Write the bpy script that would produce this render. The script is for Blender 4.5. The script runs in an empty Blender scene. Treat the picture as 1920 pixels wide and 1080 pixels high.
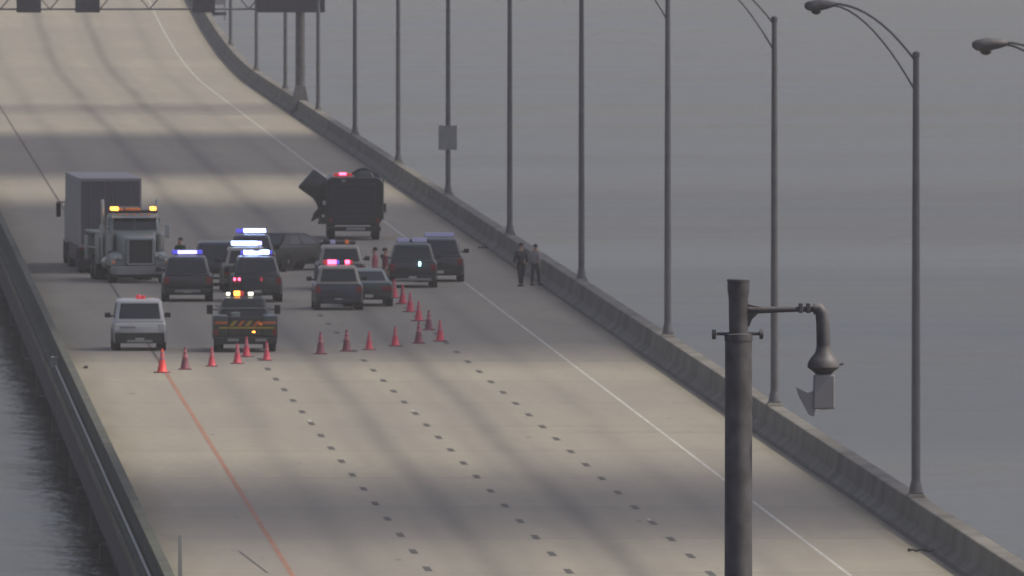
import bpy, bmesh, math, random
from mathutils import Vector, Matrix, Euler, noise
from math import radians as rad, pi, sin, cos, tan, sqrt
random.seed(7)

# ------------------------------------------------------------------ camera, sky, sun, exposure
S = bpy.context.scene
COL = S.collection
F = 39000.0                       # focal length in pixels of a 1920 wide frame (long surveillance zoom)
THETA = math.atan(973.0 / F)      # pitch below the horizon
PSI = math.atan(1355.0 * cos(THETA) / F)
HC = 21.07 * cos(THETA) / cos(PSI)
cam_d = bpy.data.cameras.new('camera')
cam = bpy.data.objects.new('camera', cam_d)
COL.objects.link(cam)
cam.location = (0, 0, HC)
cam.rotation_euler = (pi / 2 - THETA, 0, -PSI)
cam_d.sensor_width = 36.0
cam_d.lens = F / 1920 * 36.0
cam_d.clip_start = 1.0
cam_d.clip_end = 40000.0
cam_d.dof.use_dof = True          # the soft focus of the real lens
cam_d.dof.focus_distance = 235.0
cam_d.dof.aperture_fstop = 28.0
S.camera = cam

SUN_EL, SUN_AZ = 52.0, 96.0       # azimuth from +y towards +x
SUN_DIR = Vector((sin(rad(SUN_AZ)) * cos(rad(SUN_EL)), cos(rad(SUN_AZ)) * cos(rad(SUN_EL)), sin(rad(SUN_EL))))
world = bpy.data.worlds.new('World')
S.world = world
world.use_nodes = True
wn = world.node_tree
bg = wn.nodes['Background']
sky = wn.nodes.new('ShaderNodeTexSky')
sky.sky_type = 'NISHITA'
sky.sun_disc = False
sky.sun_elevation = rad(SUN_EL)
sky.sun_rotation = rad(SUN_AZ)
sky.dust_density = 4.0
sky.air_density = 1.3
hsv = wn.nodes.new('ShaderNodeHueSaturation')
hsv.inputs['Saturation'].default_value = 0.62     # thin grey overcast
wn.links.new(sky.outputs[0], hsv.inputs['Color'])
tint = wn.nodes.new('ShaderNodeMix'); tint.data_type = 'RGBA'; tint.blend_type = 'MULTIPLY'
tint.inputs[0].default_value = 1.0; tint.inputs[7].default_value = (1.0, .975, 1.07, 1)
wn.links.new(hsv.outputs[0], tint.inputs[6])
wn.links.new(tint.outputs[2], bg.inputs['Color'])
bg.inputs['Strength'].default_value = 0.13
sun_d = bpy.data.lights.new('sun', 'SUN')
sun_d.energy = 4.7
sun_d.angle = rad(3.0)            # sun through thin cloud
sun_d.color = (1.0, 0.91, 0.73)
sun = bpy.data.objects.new('sun', sun_d)
COL.objects.link(sun)
sun.rotation_euler = SUN_DIR.to_track_quat('Z', 'Y').to_euler()
S.view_settings.view_transform = 'Standard'
S.view_settings.look = 'None'
S.view_settings.gamma = 1.0
S.view_settings.use_curve_mapping = False
S.view_settings.exposure = -0.33

CAM_R = cam.rotation_euler.to_matrix()
def at(px, py, z=0.0):
    d = CAM_R @ Vector(((px - 960) / F, -(py - 540) / F, -1.0))
    return cam.location + d * ((z - HC) / d.z)

# ------------------------------------------------------------------ materials
def mat(name, color, rough=0.6, metal=0.0, emit=None, estr=0.0, noise_amt=0.0, noise_scale=3.0, spec=None, bump=0.0, coat=0.0, world_space=False):
    m = bpy.data.materials.new(name)
    m.use_nodes = True
    nt = m.node_tree
    b = nt.nodes['Principled BSDF']
    b.inputs['Base Color'].default_value = (*color, 1)
    b.inputs['Roughness'].default_value = rough
    b.inputs['Metallic'].default_value = metal
    if coat: b.inputs['Coat Weight'].default_value = coat
    if spec is not None: b.inputs['Specular IOR Level'].default_value = spec
    if emit:
        b.inputs['Emission Color'].default_value = (*emit, 1)
        b.inputs['Emission Strength'].default_value = estr
    if noise_amt:
        tc = nt.nodes.new('ShaderNodeTexCoord')
        nz = nt.nodes.new('ShaderNodeTexNoise')
        nz.inputs['Scale'].default_value = noise_scale
        nz.inputs['Detail'].default_value = 5
        if world_space:      # one continuous pattern over pieces that share a mesh
            gm = nt.nodes.new('ShaderNodeNewGeometry'); nt.links.new(gm.outputs['Position'], nz.inputs['Vector'])
            nz.inputs['Roughness'].default_value = .62
        else: nt.links.new(tc.outputs['Object'], nz.inputs['Vector'])
        r = nt.nodes.new('ShaderNodeValToRGB')
        r.color_ramp.elements[0].position = 0.3
        r.color_ramp.elements[1].position = 0.72
        r.color_ramp.elements[0].color = tuple(c * (1 - noise_amt) for c in color) + (1,)
        r.color_ramp.elements[1].color = tuple(min(1, c * (1 + noise_amt)) for c in color) + (1,)
        nt.links.new(nz.outputs[0], r.inputs[0])
        nt.links.new(r.outputs[0], b.inputs['Base Color'])
        if bump:
            bp = nt.nodes.new('ShaderNodeBump')
            bp.inputs['Strength'].default_value = bump
            nt.links.new(nz.outputs[0], bp.inputs['Height'])
            nt.links.new(bp.outputs[0], b.inputs['Normal'])
    return m

class NT:
    def __init__(s, m): s.t = m.node_tree; s.L = s.t.links
    def n(s, kind, **kw):
        x = s.t.nodes.new(kind)
        for k, v in kw.items(): setattr(x, k, v)
        return x
    def math(s, op, a, b=None, c=None, clamp=False):
        x = s.t.nodes.new('ShaderNodeMath'); x.operation = op; x.use_clamp = clamp
        for i, v in enumerate((a, b, c)):
            if v is None: continue
            if isinstance(v, (int, float)): x.inputs[i].default_value = v
            else: s.L.new(v, x.inputs[i])
        return x.outputs[0]
    def mix(s, f, a, b, blend='MIX'):
        x = s.t.nodes.new('ShaderNodeMix'); x.data_type = 'RGBA'; x.blend_type = blend
        for sock, v in ((x.inputs[0], f), (x.inputs[6], a), (x.inputs[7], b)):
            if isinstance(v, (int, float)): sock.default_value = v
            elif isinstance(v, tuple): sock.default_value = (*v, 1) if len(v) == 3 else v
            else: s.L.new(v, sock)
        return x.outputs[2]
    def noise(s, vec, scale, detail=4, rough=0.55):
        x = s.t.nodes.new('ShaderNodeTexNoise')
        x.inputs['Scale'].default_value = scale; x.inputs['Detail'].default_value = detail; x.inputs['Roughness'].default_value = rough
        s.L.new(vec, x.inputs['Vector']); return x.outputs[0]
    def scale(s, vec, sx, sy, sz=1.0):
        x = s.t.nodes.new('ShaderNodeMapping'); x.inputs['Scale'].default_value = (sx, sy, sz)
        s.L.new(vec, x.inputs['Vector']); return x.outputs[0]

LANE0 = 13.13; LW = 3.66
def concrete_deck():
    m = bpy.data.materials.new('deck_concrete'); m.use_nodes = True
    N = NT(m); b = N.t.nodes['Principled BSDF']
    g = N.n('ShaderNodeNewGeometry').outputs['Position']
    sep = N.n('ShaderNodeSeparateXYZ'); N.L.new(g, sep.inputs[0])
    X, Y = sep.outputs[0], sep.outputs[1]
    n1 = N.noise(N.scale(g, 0.11, 0.014), 1.0, 5)
    n2 = N.noise(N.scale(g, 0.9, 0.06), 1.0, 5)
    n3 = N.noise(N.scale(g, 3.0, 0.35), 1.0, 4, 0.7)
    oi = N.n('ShaderNodeObjectInfo').outputs['Random']
    base = N.mix(N.math('MULTIPLY_ADD', n1, 2.4, -0.7, True), (0.232, 0.214, 0.186), (0.295, 0.272, 0.215))
    base = N.mix(N.math('MULTIPLY', oi, 0.30), base, (0.182, 0.170, 0.156))
    base = N.mix(N.math('MULTIPLY_ADD', n2, 1.0, -0.28, True), base, (0.185, 0.172, 0.154))
    base = N.mix(N.math('MULTIPLY_ADD', n3, 0.8, -0.30, True), base, (0.165, 0.15, 0.14))
    def streak(c, w, amt):
        wob = N.math('MULTIPLY_ADD', N.noise(N.scale(g, 0.0, 0.012), 1.0, 3), 0.9, -0.45)
        d = N.math('SUBTRACT', X, c); d = N.math('ADD', d, wob)
        d = N.math('DIVIDE', d, w); d = N.math('MULTIPLY', d, d)
        e = N.math('POWER', 2.718, N.math('MULTIPLY', d, -1.0))
        nz = N.math('MULTIPLY_ADD', N.noise(N.scale(g, 0.6, 0.03), 1.0, 4), 1.0, 0.25)
        return N.math('MULTIPLY', N.math('MULTIPLY', e, nz), amt, None, True)
    for c, w, a in ((LANE0 + .5 * LW, .5, .30), (LANE0 + 1.5 * LW, .50, .62), (LANE0 + 2.5 * LW, .50, .66), (LANE0 + 3.5 * LW, .45, .26),
                    (LANE0 + 1.5 * LW - 1.0, .35, .16), (LANE0 + 2.5 * LW + 1.0, .35, .16), (LANE0 + 1.5 * LW + 1.0, .35, .14), (LANE0 + 2.5 * LW - 1.0, .35, .18)):
        base = N.mix(streak(c, w, a), base, (0.085, 0.08, 0.08))
    # dirt against the barriers
    e1 = N.math('SUBTRACT', 1.0, N.math('DIVIDE', N.math('SUBTRACT', X, 9.6), 1.5), None, True)
    e2 = N.math('SUBTRACT', 1.0, N.math('DIVIDE', N.math('SUBTRACT', 30.7, X), 0.8), None, True)
    base = N.mix(N.math('MULTIPLY', N.math('MAXIMUM', e1, e2), N.math('MULTIPLY_ADD', n2, 1.2, 0.0)), base, (0.11, 0.10, 0.065))
    sp = N.noise(N.scale(g, 1.7, 0.30), 1.0, 2, 0.4)
    base = N.mix(N.math('MULTIPLY', N.math('MULTIPLY_ADD', sp, 14.0, -10.2, True), 0.55), base, (0.06, 0.055, 0.05))
    jt = N.math('ABSOLUTE', N.math('SUBTRACT', N.math('FRACT', N.math('DIVIDE', N.math('SUBTRACT', Y, 130.0), 24.4)), 0.5))
    jt = N.math('MULTIPLY_ADD', jt, 40.0, -19.3, True)
    base = N.mix(N.math('MULTIPLY', jt, N.math('MULTIPLY_ADD', n1, 1.6, -0.45, True)), base, (0.09, 0.085, 0.08))
    N.L.new(base, b.inputs['Base Color'])
    b.inputs['Roughness'].default_value = 0.9
    b.inputs['Specular IOR Level'].default_value = 0.25
    bp = N.n('ShaderNodeBump'); bp.inputs['Strength'].default_value = 0.15; bp.inputs['Distance'].default_value = 0.02
    N.L.new(n3, bp.inputs['Height']); N.L.new(bp.outputs[0], b.inputs['Normal'])
    return m

def water_mat():
    m = bpy.data.materials.new('river_water'); m.use_nodes = True
    N = NT(m); b = N.t.nodes['Principled BSDF']
    g = N.n('ShaderNodeNewGeometry').outputs['Position']
    n1 = N.noise(N.scale(g, 0.9, 0.5), 1.0, 6, 0.65)
    n2 = N.noise(N.scale(g, 0.012, 0.006), 1.0, 5, 0.6)
    n3 = N.noise(N.scale(g, 0.05, 0.012), 1.0, 4, 0.6)
    n5 = N.noise(N.scale(g, 0.0022, 0.016), 1.0, 5, 0.62)
    c = N.mix(N.math('MULTIPLY_ADD', n2, 2.2, -0.6, True), (0.045, 0.050, 0.058), (0.060, 0.062, 0.070))
    N.L.new(c, b.inputs['Base Color'])
    N.L.new(N.math('MULTIPLY_ADD', n5, 0.42, -0.06, True), b.inputs['Roughness'])
    n4 = N.noise(N.scale(g, 0.25, 0.12), 1.0, 4, 0.6)
    h = N.math('ADD', N.math('ADD', N.math('MULTIPLY', n1, 0.20), N.math('MULTIPLY', n4, 0.5)), N.math('MULTIPLY', n3, 1.2))
    bp = N.n('ShaderNodeBump'); bp.inputs['Strength'].default_value = 0.55; bp.inputs['Distance'].default_value = 1.0
    N.L.new(h, bp.inputs['Height']); N.L.new(bp.outputs[0], b.inputs['Normal'])
    b.inputs['IOR'].default_value = 1.33
    return m

M = dict(
    deck=concrete_deck(), water=water_mat(),
    barrier=mat('barrier_concrete', (.122, .115, .102), .9, noise_amt=.42, noise_scale=.33, world_space=True),
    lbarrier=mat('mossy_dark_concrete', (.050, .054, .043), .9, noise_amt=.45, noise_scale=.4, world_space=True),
    girder=mat('girder_concrete', (.055, .052, .058), .9, noise_amt=.25, noise_scale=.8),
    galv=mat('galvanised_steel', (.105, .105, .115), .5, .35, noise_amt=.15, noise_scale=2),
    darksteel=mat('weathered_dark_steel', (.082, .078, .086), .6, .1, noise_amt=.38, noise_scale=5),
    signback=mat('sign_back_aluminium', (.25, .245, .26), .5, .3, noise_amt=.12),
    signdark=mat('dark_sign_panel', (.030, .028, .040), .6, noise_amt=.2),
    white_line=mat('worn_white_paint', (.36, .35, .33), .8, noise_amt=.25, noise_scale=.7),
    yellow_line=mat('worn_orange_paint', (.25, .125, .085), .8, noise_amt=.25, noise_scale=.7),
    dark_line=mat('dark_brown_edge_paint', (.085, .062, .055), .85, noise_amt=.3, noise_scale=.7),
    contrast=mat('black_contrast_paint', (.055, .050, .048), .8, noise_amt=.3, noise_scale=.9),
    debris=mat('rubber_debris', (.03, .03, .03), .9),
    conduit=mat('pale_conduit', (.30, .30, .29), .5, .1),
    black=mat('black_plastic', (.012, .012, .013), .5),
    tyre=mat('tyre_rubber', (.016, .016, .017), .85),
    rim=mat('wheel_steel', (.16, .16, .165), .4, .6),
    glass=mat('tinted_glass', (.010, .013, .018), .08, spec=.6),
    chrome=mat('chrome', (.36, .37, .37), .28, .9),
    wpaint=mat('white_paint', (.42, .43, .44), .4, coat=.3, noise_amt=.05, noise_scale=2),
    dark_paint=mat('black_paint', (.014, .016, .022), .30, coat=.5, noise_amt=.2, noise_scale=2),
    navy_paint=mat('dark_blue_paint', (.016, .022, .045), .30, coat=.5, noise_amt=.2, noise_scale=2),
    green_paint=mat('dark_green_grey_paint', (.022, .030, .026), .35, coat=.4, noise_amt=.2, noise_scale=2),
    tan_paint=mat('tan_roof_paint', (.24, .225, .19), .4, coat=.3, noise_amt=.08, noise_scale=2),
    silver_paint=mat('silver_paint', (.20, .22, .21), .35, .3, coat=.4),
    wrecker_paint=mat('pale_grey_green_paint', (.19, .215, .20), .45, coat=.15, noise_amt=.1),
    trailer_white=mat('trailer_side_panel', (.235, .22, .235), .5, noise_amt=.12, noise_scale=.8),
    trailer_door=mat('trailer_door_panel', (.075, .070, .085), .5, noise_amt=.15, noise_scale=.8),
    purple=mat('maroon_underframe', (.07, .03, .055), .6),
    tail=mat('tail_lamp_red', (.16, .01, .012), .3),
    plate=mat('number_plate', (.38, .38, .36), .5),
    bumper=mat('bright_bumper', (.26, .26, .27), .35, .5),
    tail_lit=mat('lit_tail_lamp', (.4, .02, .03), .3, emit=(1, .06, .12), estr=.45),
    red_lit=mat('lit_red_beacon', (.5, .02, .04), .3, emit=(1, .09, .20), estr=8),
    red_dim=mat('dim_red_beacon', (.4, .03, .04), .3, emit=(1, .05, .06), estr=.35),
    blue_lens_halo=mat('lit_blue_lens_and_halo', (.1, .1, .5), .3, emit=(.12, .10, .9), estr=.9),  # glowing deep blue; at the bar ends it imitates the lamps' halo
    bluewhite=mat('lit_blue_white_led', (.5, .6, .9), .3, emit=(.42, .58, 1.0), estr=11),
    violet=mat('lit_violet_led', (.4, .4, .9), .3, emit=(.42, .40, 1.0), estr=4),
    violet_dim=mat('dim_violet_lens', (.3, .3, .45), .3, emit=(.35, .33, .6), estr=.25),
    cyan_lit=mat('lit_cyan_lamp', (.5, .8, .8), .3, emit=(.35, .95, 1.0), estr=14),
    amber_lit=mat('lit_amber_beacon', (.7, .3, .05), .3, emit=(1, .38, .05), estr=7),
    amber_dim=mat('dim_amber_lens', (.45, .12, .03), .35, emit=(1, .25, .03), estr=.25),
    white_lit=mat('lit_white_lamp', (.8, .8, .7), .3, emit=(1, .95, .75), estr=3.5),
    headlamp=mat('headlamp_glass', (.60, .62, .62), .15, .6),
    chev=mat('orange_reflective_stripe', (.42, .10, .02), .5),
    chevy=mat('yellow_reflective_stripe', (.30, .22, .02), .5),
    cone_red=mat('red_orange_cone_plastic', (.52, .040, .075), .55, noise_amt=.12, noise_scale=4),
    cone_hot=mat('bright_red_cone_plastic', (.75, .05, .045), .5, noise_amt=.12, noise_scale=4),
    cone_dark=mat('faded_dark_cone_plastic', (.17, .035, .06), .6, noise_amt=.12, noise_scale=4),
    cone_band=mat('cone_collar', (.40, .13, .16), .5),
    skin=mat('skin', (.30, .17, .12), .6), hair=mat('dark_hair', (.02, .015, .012), .8),
    navy_cloth=mat('dark_cloth', (.020, .021, .028), .9, noise_amt=.2, noise_scale=9),
    grey_cloth=mat('grey_green_cloth', (.045, .052, .052), .9, noise_amt=.2, noise_scale=9),
    pale_cloth=mat('pale_grey_shirt', (.24, .24, .245), .9, noise_amt=.15, noise_scale=9),
    pink_cloth=mat('faded_red_shirt', (.42, .11, .14), .9, noise_amt=.2, noise_scale=9),
    maroon_cloth=mat('dark_red_jacket', (.14, .02, .04), .9, noise_amt=.2, noise_scale=9),
    green_cloth=mat('dark_green_vest', (.02, .07, .035), .9, noise_amt=.2, noise_scale=9),
    cloud=mat('cloud', (.8, .8, .82), 1.0, noise_amt=.1, noise_scale=.01),
)

# ------------------------------------------------------------------ mesh helpers
def link_mesh(name, bm, material, parent=None, smooth=None):
    me = bpy.data.meshes.new(name)
    bmesh.ops.recalc_face_normals(bm, faces=bm.faces[:])
    bm.to_mesh(me); bm.free()
    if material: me.materials.append(M[material] if isinstance(material, str) else material)
    if smooth is not None:
        for p in me.polygons: p.use_smooth = True
        me.set_sharp_from_angle(angle=rad(smooth))
    o = bpy.data.objects.new(name, me); COL.objects.link(o)
    if parent is not None: o.parent = parent
    return o
def tag(o, label=None, cat=None, group=None, kind=None):
    if label: o['label'] = label
    if cat: o['category'] = cat
    if group: o['group'] = group
    if kind: o['kind'] = kind
    return o
def empty(name, loc=(0, 0, 0), rz=0.0, **kw):
    o = bpy.data.objects.new(name, None); COL.objects.link(o)
    o.location = loc; o.rotation_euler = (0, 0, rz); o.empty_display_size = .3
    return tag(o, **kw)
def kids(o): return [c for c in bpy.data.objects if c.parent == o]
def copy_tree(o, parent=None):
    c = o.copy(); COL.objects.link(c); c.parent = parent
    for ch in kids(o): copy_tree(ch, c)
    return c
def hexa(bm, lo, hi, bevel=0.0):
    """lo, hi = (x0, x1, y0, y1, z) rectangles joined into a tapered block"""
    v = []
    for (x0, x1, y0, y1, z) in (lo, hi):
        v += [bm.verts.new((x0, y0, z)), bm.verts.new((x1, y0, z)), bm.verts.new((x1, y1, z)), bm.verts.new((x0, y1, z))]
    fs = [(0, 1, 2, 3), (4, 5, 6, 7), (0, 1, 5, 4), (1, 2, 6, 5), (2, 3, 7, 6), (3, 0, 4, 7)]
    faces = [bm.faces.new([v[i] for i in f]) for f in fs]
    if bevel:
        ed = list({e for f in faces for e in f.edges})
        bmesh.ops.bevel(bm, geom=ed, offset=bevel, segments=2, affect='EDGES', profile=.5)
def box(bm, x0, x1, y0, y1, z0, z1, bevel=0.0): hexa(bm, (x0, x1, y0, y1, z0), (x0, x1, y0, y1, z1), bevel)
def tube(bm, p, q, r0, r1=None, n=10):
    r1 = r0 if r1 is None else r1
    p, q = Vector(p), Vector(q); d = (q - p).normalized()
    a = d.orthogonal().normalized(); b = d.cross(a)
    A = [bm.verts.new(p + (a * cos(2 * pi * i / n) + b * sin(2 * pi * i / n)) * r0) for i in range(n)]
    B = [bm.verts.new(q + (a * cos(2 * pi * i / n) + b * sin(2 * pi * i / n)) * r1) for i in range(n)]
    for i in range(n): bm.faces.new((A[i], A[(i + 1) % n], B[(i + 1) % n], B[i]))
    bm.faces.new(A); bm.faces.new(B)
def path(bm, pts, rs, n=8):
    pts = [Vector(p) for p in pts]
    if isinstance(rs, (int, float)): rs = [rs] * len(pts)
    rings = []; a = None
    for i, p in enumerate(pts):
        d = (pts[min(i + 1, len(pts) - 1)] - pts[max(i - 1, 0)]).normalized()
        a = d.orthogonal().normalized() if a is None else (a - d * a.dot(d)).normalized()
        b = d.cross(a)
        rings.append([bm.verts.new(p + (a * cos(2 * pi * k / n) + b * sin(2 * pi * k / n)) * rs[i]) for k in range(n)])
    for A, B in zip(rings, rings[1:]):
        for k in range(n): bm.faces.new((A[k], A[(k + 1) % n], B[(k + 1) % n], B[k]))
    bm.faces.new(rings[0]); bm.faces.new(rings[-1])
def lathe(bm, prof, n=20, axis='z', c=(0, 0, 0)):
    rings = []
    for r, h in prof:
        ring = []
        for k in range(n):
            a = 2 * pi * k / n; x, y = r * cos(a), r * sin(a)
            v = (x, y, h) if axis == 'z' else (h, x, y)
            ring.append(bm.verts.new((v[0] + c[0], v[1] + c[1], v[2] + c[2])))
        rings.append(ring)
    for A, B in zip(rings, rings[1:]):
        for k in range(n): bm.faces.new((A[k], A[(k + 1) % n], B[(k + 1) % n], B[k]))
    bm.faces.new(rings[0]); bm.faces.new(rings[-1])
def loft(bm, rings):
    R = [[bm.verts.new(p) for p in r] for r in rings]; n = len(R[0])
    for A, B in zip(R, R[1:]):
        for k in range(n): bm.faces.new((A[k], A[(k + 1) % n], B[(k + 1) % n], B[k]))
    bm.faces.new(R[0]); bm.faces.new(R[-1])
def rrect(a0, a1, b0, b1, r, fn, n=3):
    pts = []
    for (ca, cb, s) in ((a1 - r, b1 - r, 0), (a0 + r, b1 - r, 1), (a0 + r, b0 + r, 2), (a1 - r, b0 + r, 3)):
        for k in range(n + 1):
            t = pi / 2 * (s + k / n); pts.append(fn(ca + r * cos(t), cb + r * sin(t)))
    return pts
def quadpanel(bm, a, b, c, d, t=.012):
    a, b, c, d = map(Vector, (a, b, c, d)); nrm = (b - a).cross(d - a).normalized() * t
    lo = [bm.verts.new(p - nrm) for p in (a, b, c, d)]; hi = [bm.verts.new(p + nrm) for p in (a, b, c, d)]
    bm.faces.new(lo); bm.faces.new(hi)
    for i in range(4): bm.faces.new((lo[i], lo[(i + 1) % 4], hi[(i + 1) % 4], hi[i]))
def part(name, material, parent, fn, smooth=None, label=None, kind=None):
    bm = bmesh.new(); fn(bm); o = link_mesh(name, bm, material, parent, smooth)
    if label: o['label'] = label
    if kind: o['kind'] = kind
    return o

# ------------------------------------------------------------------ water
WZ = -3.3
def rise(y):
    if y < 1380: return 0.0
    t = y - 1380; a = 1.3e-4; t1 = .040 / a
    return a / 2 * t * t if t < t1 else a / 2 * t1 * t1 + .040 * (t - t1)
bm = bmesh.new()
v = [bm.verts.new(p) for p in ((-7000, -2000, WZ), (9000, -2000, WZ), (9000, 14000, WZ), (-7000, 14000, WZ))]
bm.faces.new(v)
tag(link_mesh('river_water', bm, 'water'), kind='structure')

# ------------------------------------------------------------------ bridge deck, girders, piers
Y0, Y1, SPAN = 130.0, 2570.0, 24.4
NSP = int((Y1 - Y0) / SPAN)
XL, XR = 9.10, 31.55
deck = empty('bridge_deck', kind='structure')
def strip(bm, prof, y0, y1, nseg=1, dz=0.0):
    """prof = closed outline (x, z) swept along the road between y0 and y1, following its rise"""
    ys = [y0 + (y1 - y0) * i / nseg for i in range(nseg + 1)]
    loft(bm, [[(x, y, z + rise(y) + dz) for x, z in prof] for y in ys])
def shared(name, prof, material, parent, y0, y1, gap, cache, smooth=None):
    key = (name, round(y1 - y0, 3))
    if y1 < 1380:
        if key not in cache:
            bm = bmesh.new(); loft(bm, [[(x, yy, z) for x, z in prof] for yy in (gap / 2, (y1 - y0) - gap / 2)])
            cache[key] = link_mesh(name, bm, material, parent); o = cache[key]
        else:
            o = cache[key].copy(); COL.objects.link(o)
        o.location = (0, y0, 0)
    else:
        bm = bmesh.new(); loft(bm, [[(x, yy, z + rise(y0 + yy)) for x, z in prof] for yy in (gap / 2, (y1 - y0) / 3, (y1 - y0) * 2 / 3, (y1 - y0) - gap / 2)])
        o = link_mesh(name, bm, material, parent); o.location = (0, y0, 0)
    return o
cache = {}
slab_prof = [(XL, -.28), (XL, -.02), (XL + .02, 0), (XR - .02, 0), (XR, -.02), (XR, -.28)]
gird_prof = lambda c: [(c - .45, -.282), (c - .30, -.45), (c - .10, -.55), (c - .10, -1.40), (c - .35, -1.75), (c - .35, -1.95), (c + .35, -1.95), (c + .35, -1.75), (c + .10, -1.40), (c + .10, -.55), (c + .30, -.45), (c + .45, -.282)]
for i in range(NSP):
    y = Y0 + i * SPAN
    shared('concrete_slab', slab_prof, 'deck', deck, y, y + SPAN, .035, cache)
GX = [9.75, 15.0, 20.3, 25.6, 30.9]
gcache = {}
for c in GX:
    k = {}
    for i in range(0, NSP, 2):
        y = Y0 + i * SPAN
        if GX.index(c) > 0 and y > 1000: continue
        shared('girder', gird_prof(c), 'girder', deck, y, y + SPAN * 2, .12, k)
pc = None
for i in range(NSP + 1):
    y = Y0 + i * SPAN
    if i % 2: continue
    if pc is None:
        pc = part('pier_cap', 'girder', deck, lambda b: box(b, 9.2, 31.4, -.6, .6, -2.45, -1.955, .03)); o = pc
    else:
        o = pc.copy(); COL.objects.link(o)
    o.location = (0, y, rise(y))
pl = None
for i in range(0, NSP + 1, 2):
    y = Y0 + i * SPAN
    for x in (10.2, 20.3, 30.4):
        if pl is None:
            pl = part('pier_column', 'girder', deck, lambda b: tube(b, (0, 0, -26), (0, 0, -2.4), .6, n=16), 40); o = pl
        else:
            o = pl.copy(); COL.objects.link(o)
        o.location = (x, y, rise(y))

# barriers: precast lengths, open joints between them
def barrier(name, label, prof, m_='barrier'):
    root = empty(name, label=label, cat='barrier')
    c = {}
    n = int((Y1 - Y0) / 12.2)
    for i in range(n):
        shared('barrier_segment', prof, m_, root, Y0 + i * 12.2, Y0 + (i + 1) * 12.2, .04, c)
    return root
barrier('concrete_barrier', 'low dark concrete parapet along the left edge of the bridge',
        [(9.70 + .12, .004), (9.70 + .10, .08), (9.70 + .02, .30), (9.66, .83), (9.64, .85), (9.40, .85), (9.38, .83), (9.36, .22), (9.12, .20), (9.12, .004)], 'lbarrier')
barrier('concrete_barrier', 'long sloped concrete parapet along the right edge of the bridge carrying the lamp posts',
        [(30.70, .004), (30.72, .08), (30.97, .28), (31.05, .83), (31.08, .85), (31.50, .85), (31.52, .83), (31.52, .004)])

# pale conduit on the ledge of the left parapet, starting at a box
cy = at(105, 690, .2).y
def conduit(b):
    path(b, [(9.28, yy, .27) for yy in (Y0, Y0 + 200, cy)], .045, 8)
tag(part('conduit_pipe', 'conduit', None, conduit, 40), 'thin pale conduit pipe running along the ledge outside the left parapet', 'pipe')
jb = empty('junction_box', (9.24, cy + .3, .21), label='small pale junction box on the ledge outside the left parapet where the conduit starts', cat='junction box')
part('housing', 'conduit', jb, lambda b: box(b, -.11, .11, -.3, .3, 0, .34, .015))
part('lid', 'conduit', jb, lambda b: box(b, -.13, .13, -.32, .32, .342, .38, .01))

# ------------------------------------------------------------------ road markings (4 mm sheets)
def sheet(name, material, rects, z, label=None, parent=None):
    bm = bmesh.new()
    for (x0, x1, ya, yb) in rects:
        ns = max(1, int((yb - ya) / 12)) if yb > 1380 else 1
        for s in range(ns):
            a, b2 = ya + (yb - ya) * s / ns, ya + (yb - ya) * (s + 1) / ns
            vs = [bm.verts.new(p) for p in ((x0, a, z + rise(a)), (x1, a, z + rise(a)), (x1, b2, z + rise(b2)), (x0, b2, z + rise(b2)))]
            bm.faces.new(vs)
    o = link_mesh(name, bm, material, parent)
    o['kind'] = 'structure'
    return o
def broken(x0, x1, ya, yb, step=SPAN):
    out = []; y = Y0
    while y < yb:
        a, b2 = max(y + .05, ya), min(y + step - .05, yb)
        if b2 > a: out.append((x0, x1, a, b2))
        y += step
    return out
sheet('left_edge_line', 'yellow_line', broken(LANE0 - .07, LANE0 + .07, Y0, 735), .004)
sheet('far_edge_line', 'dark_line', broken(LANE0 - .055, LANE0 + .055, 735.1, Y1), .004)  # far stretch of the left edge line, thinner and darker brown
sheet('gutter_line', 'contrast', broken(30.60, 30.69, Y0, 1380), .004)
sheet('right_edge_line', 'white_line', broken(27.7 - .05, 27.7 + .05, Y0, Y1), .004)
dash_root = empty('lane_markings', kind='structure')
wd = bd = None
for k, ph in ((1, 547.5), (2, 545.7), (3, 544.1)):
    x = LANE0 + LW * k
    j = int((ph - 400) / 12.19)
    y = ph - j * 12.19
    while y < 820:
        if wd is None:
            def dash(L, w):
                def f(b):
                    vs = [b.verts.new(p) for p in ((-w, 0, 0), (w, 0, 0), (w, L, 0), (-w, L, 0))]; b.faces.new(vs)
                return f
            bd = part('black_contrast_mark', 'contrast', dash_root, dash(3.1, .095)); wd = part('white_dash', 'white_line', dash_root, dash(1.6, .04)); a, b2 = bd, wd
        else:
            a = bd.copy(); COL.objects.link(a); b2 = None
            if random.random() < .06: b2 = wd.copy(); COL.objects.link(b2)
        a.location = (x, y - 1.4, .005)
        if b2: b2.location = (x + .02, y + 2.3, .004)
        y += 12.19
# raised plates / reflectors are too small to show; two skid scuffs near the camera
sk = at(478, 1058)
def scuff(b):
    for i in range(3):
        x = sk.x + i * .03
        vs = [b.verts.new(p) for p in ((x - .25, sk.y + 9, 0.004), (x - .19, sk.y + 9, .004), (x + .23, sk.y - 6, .004), (x + .17, sk.y - 6, .004))]
        b.faces.new(vs); break
part('tyre_scuff', 'contrast', None, scuff, kind='structure')

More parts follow.
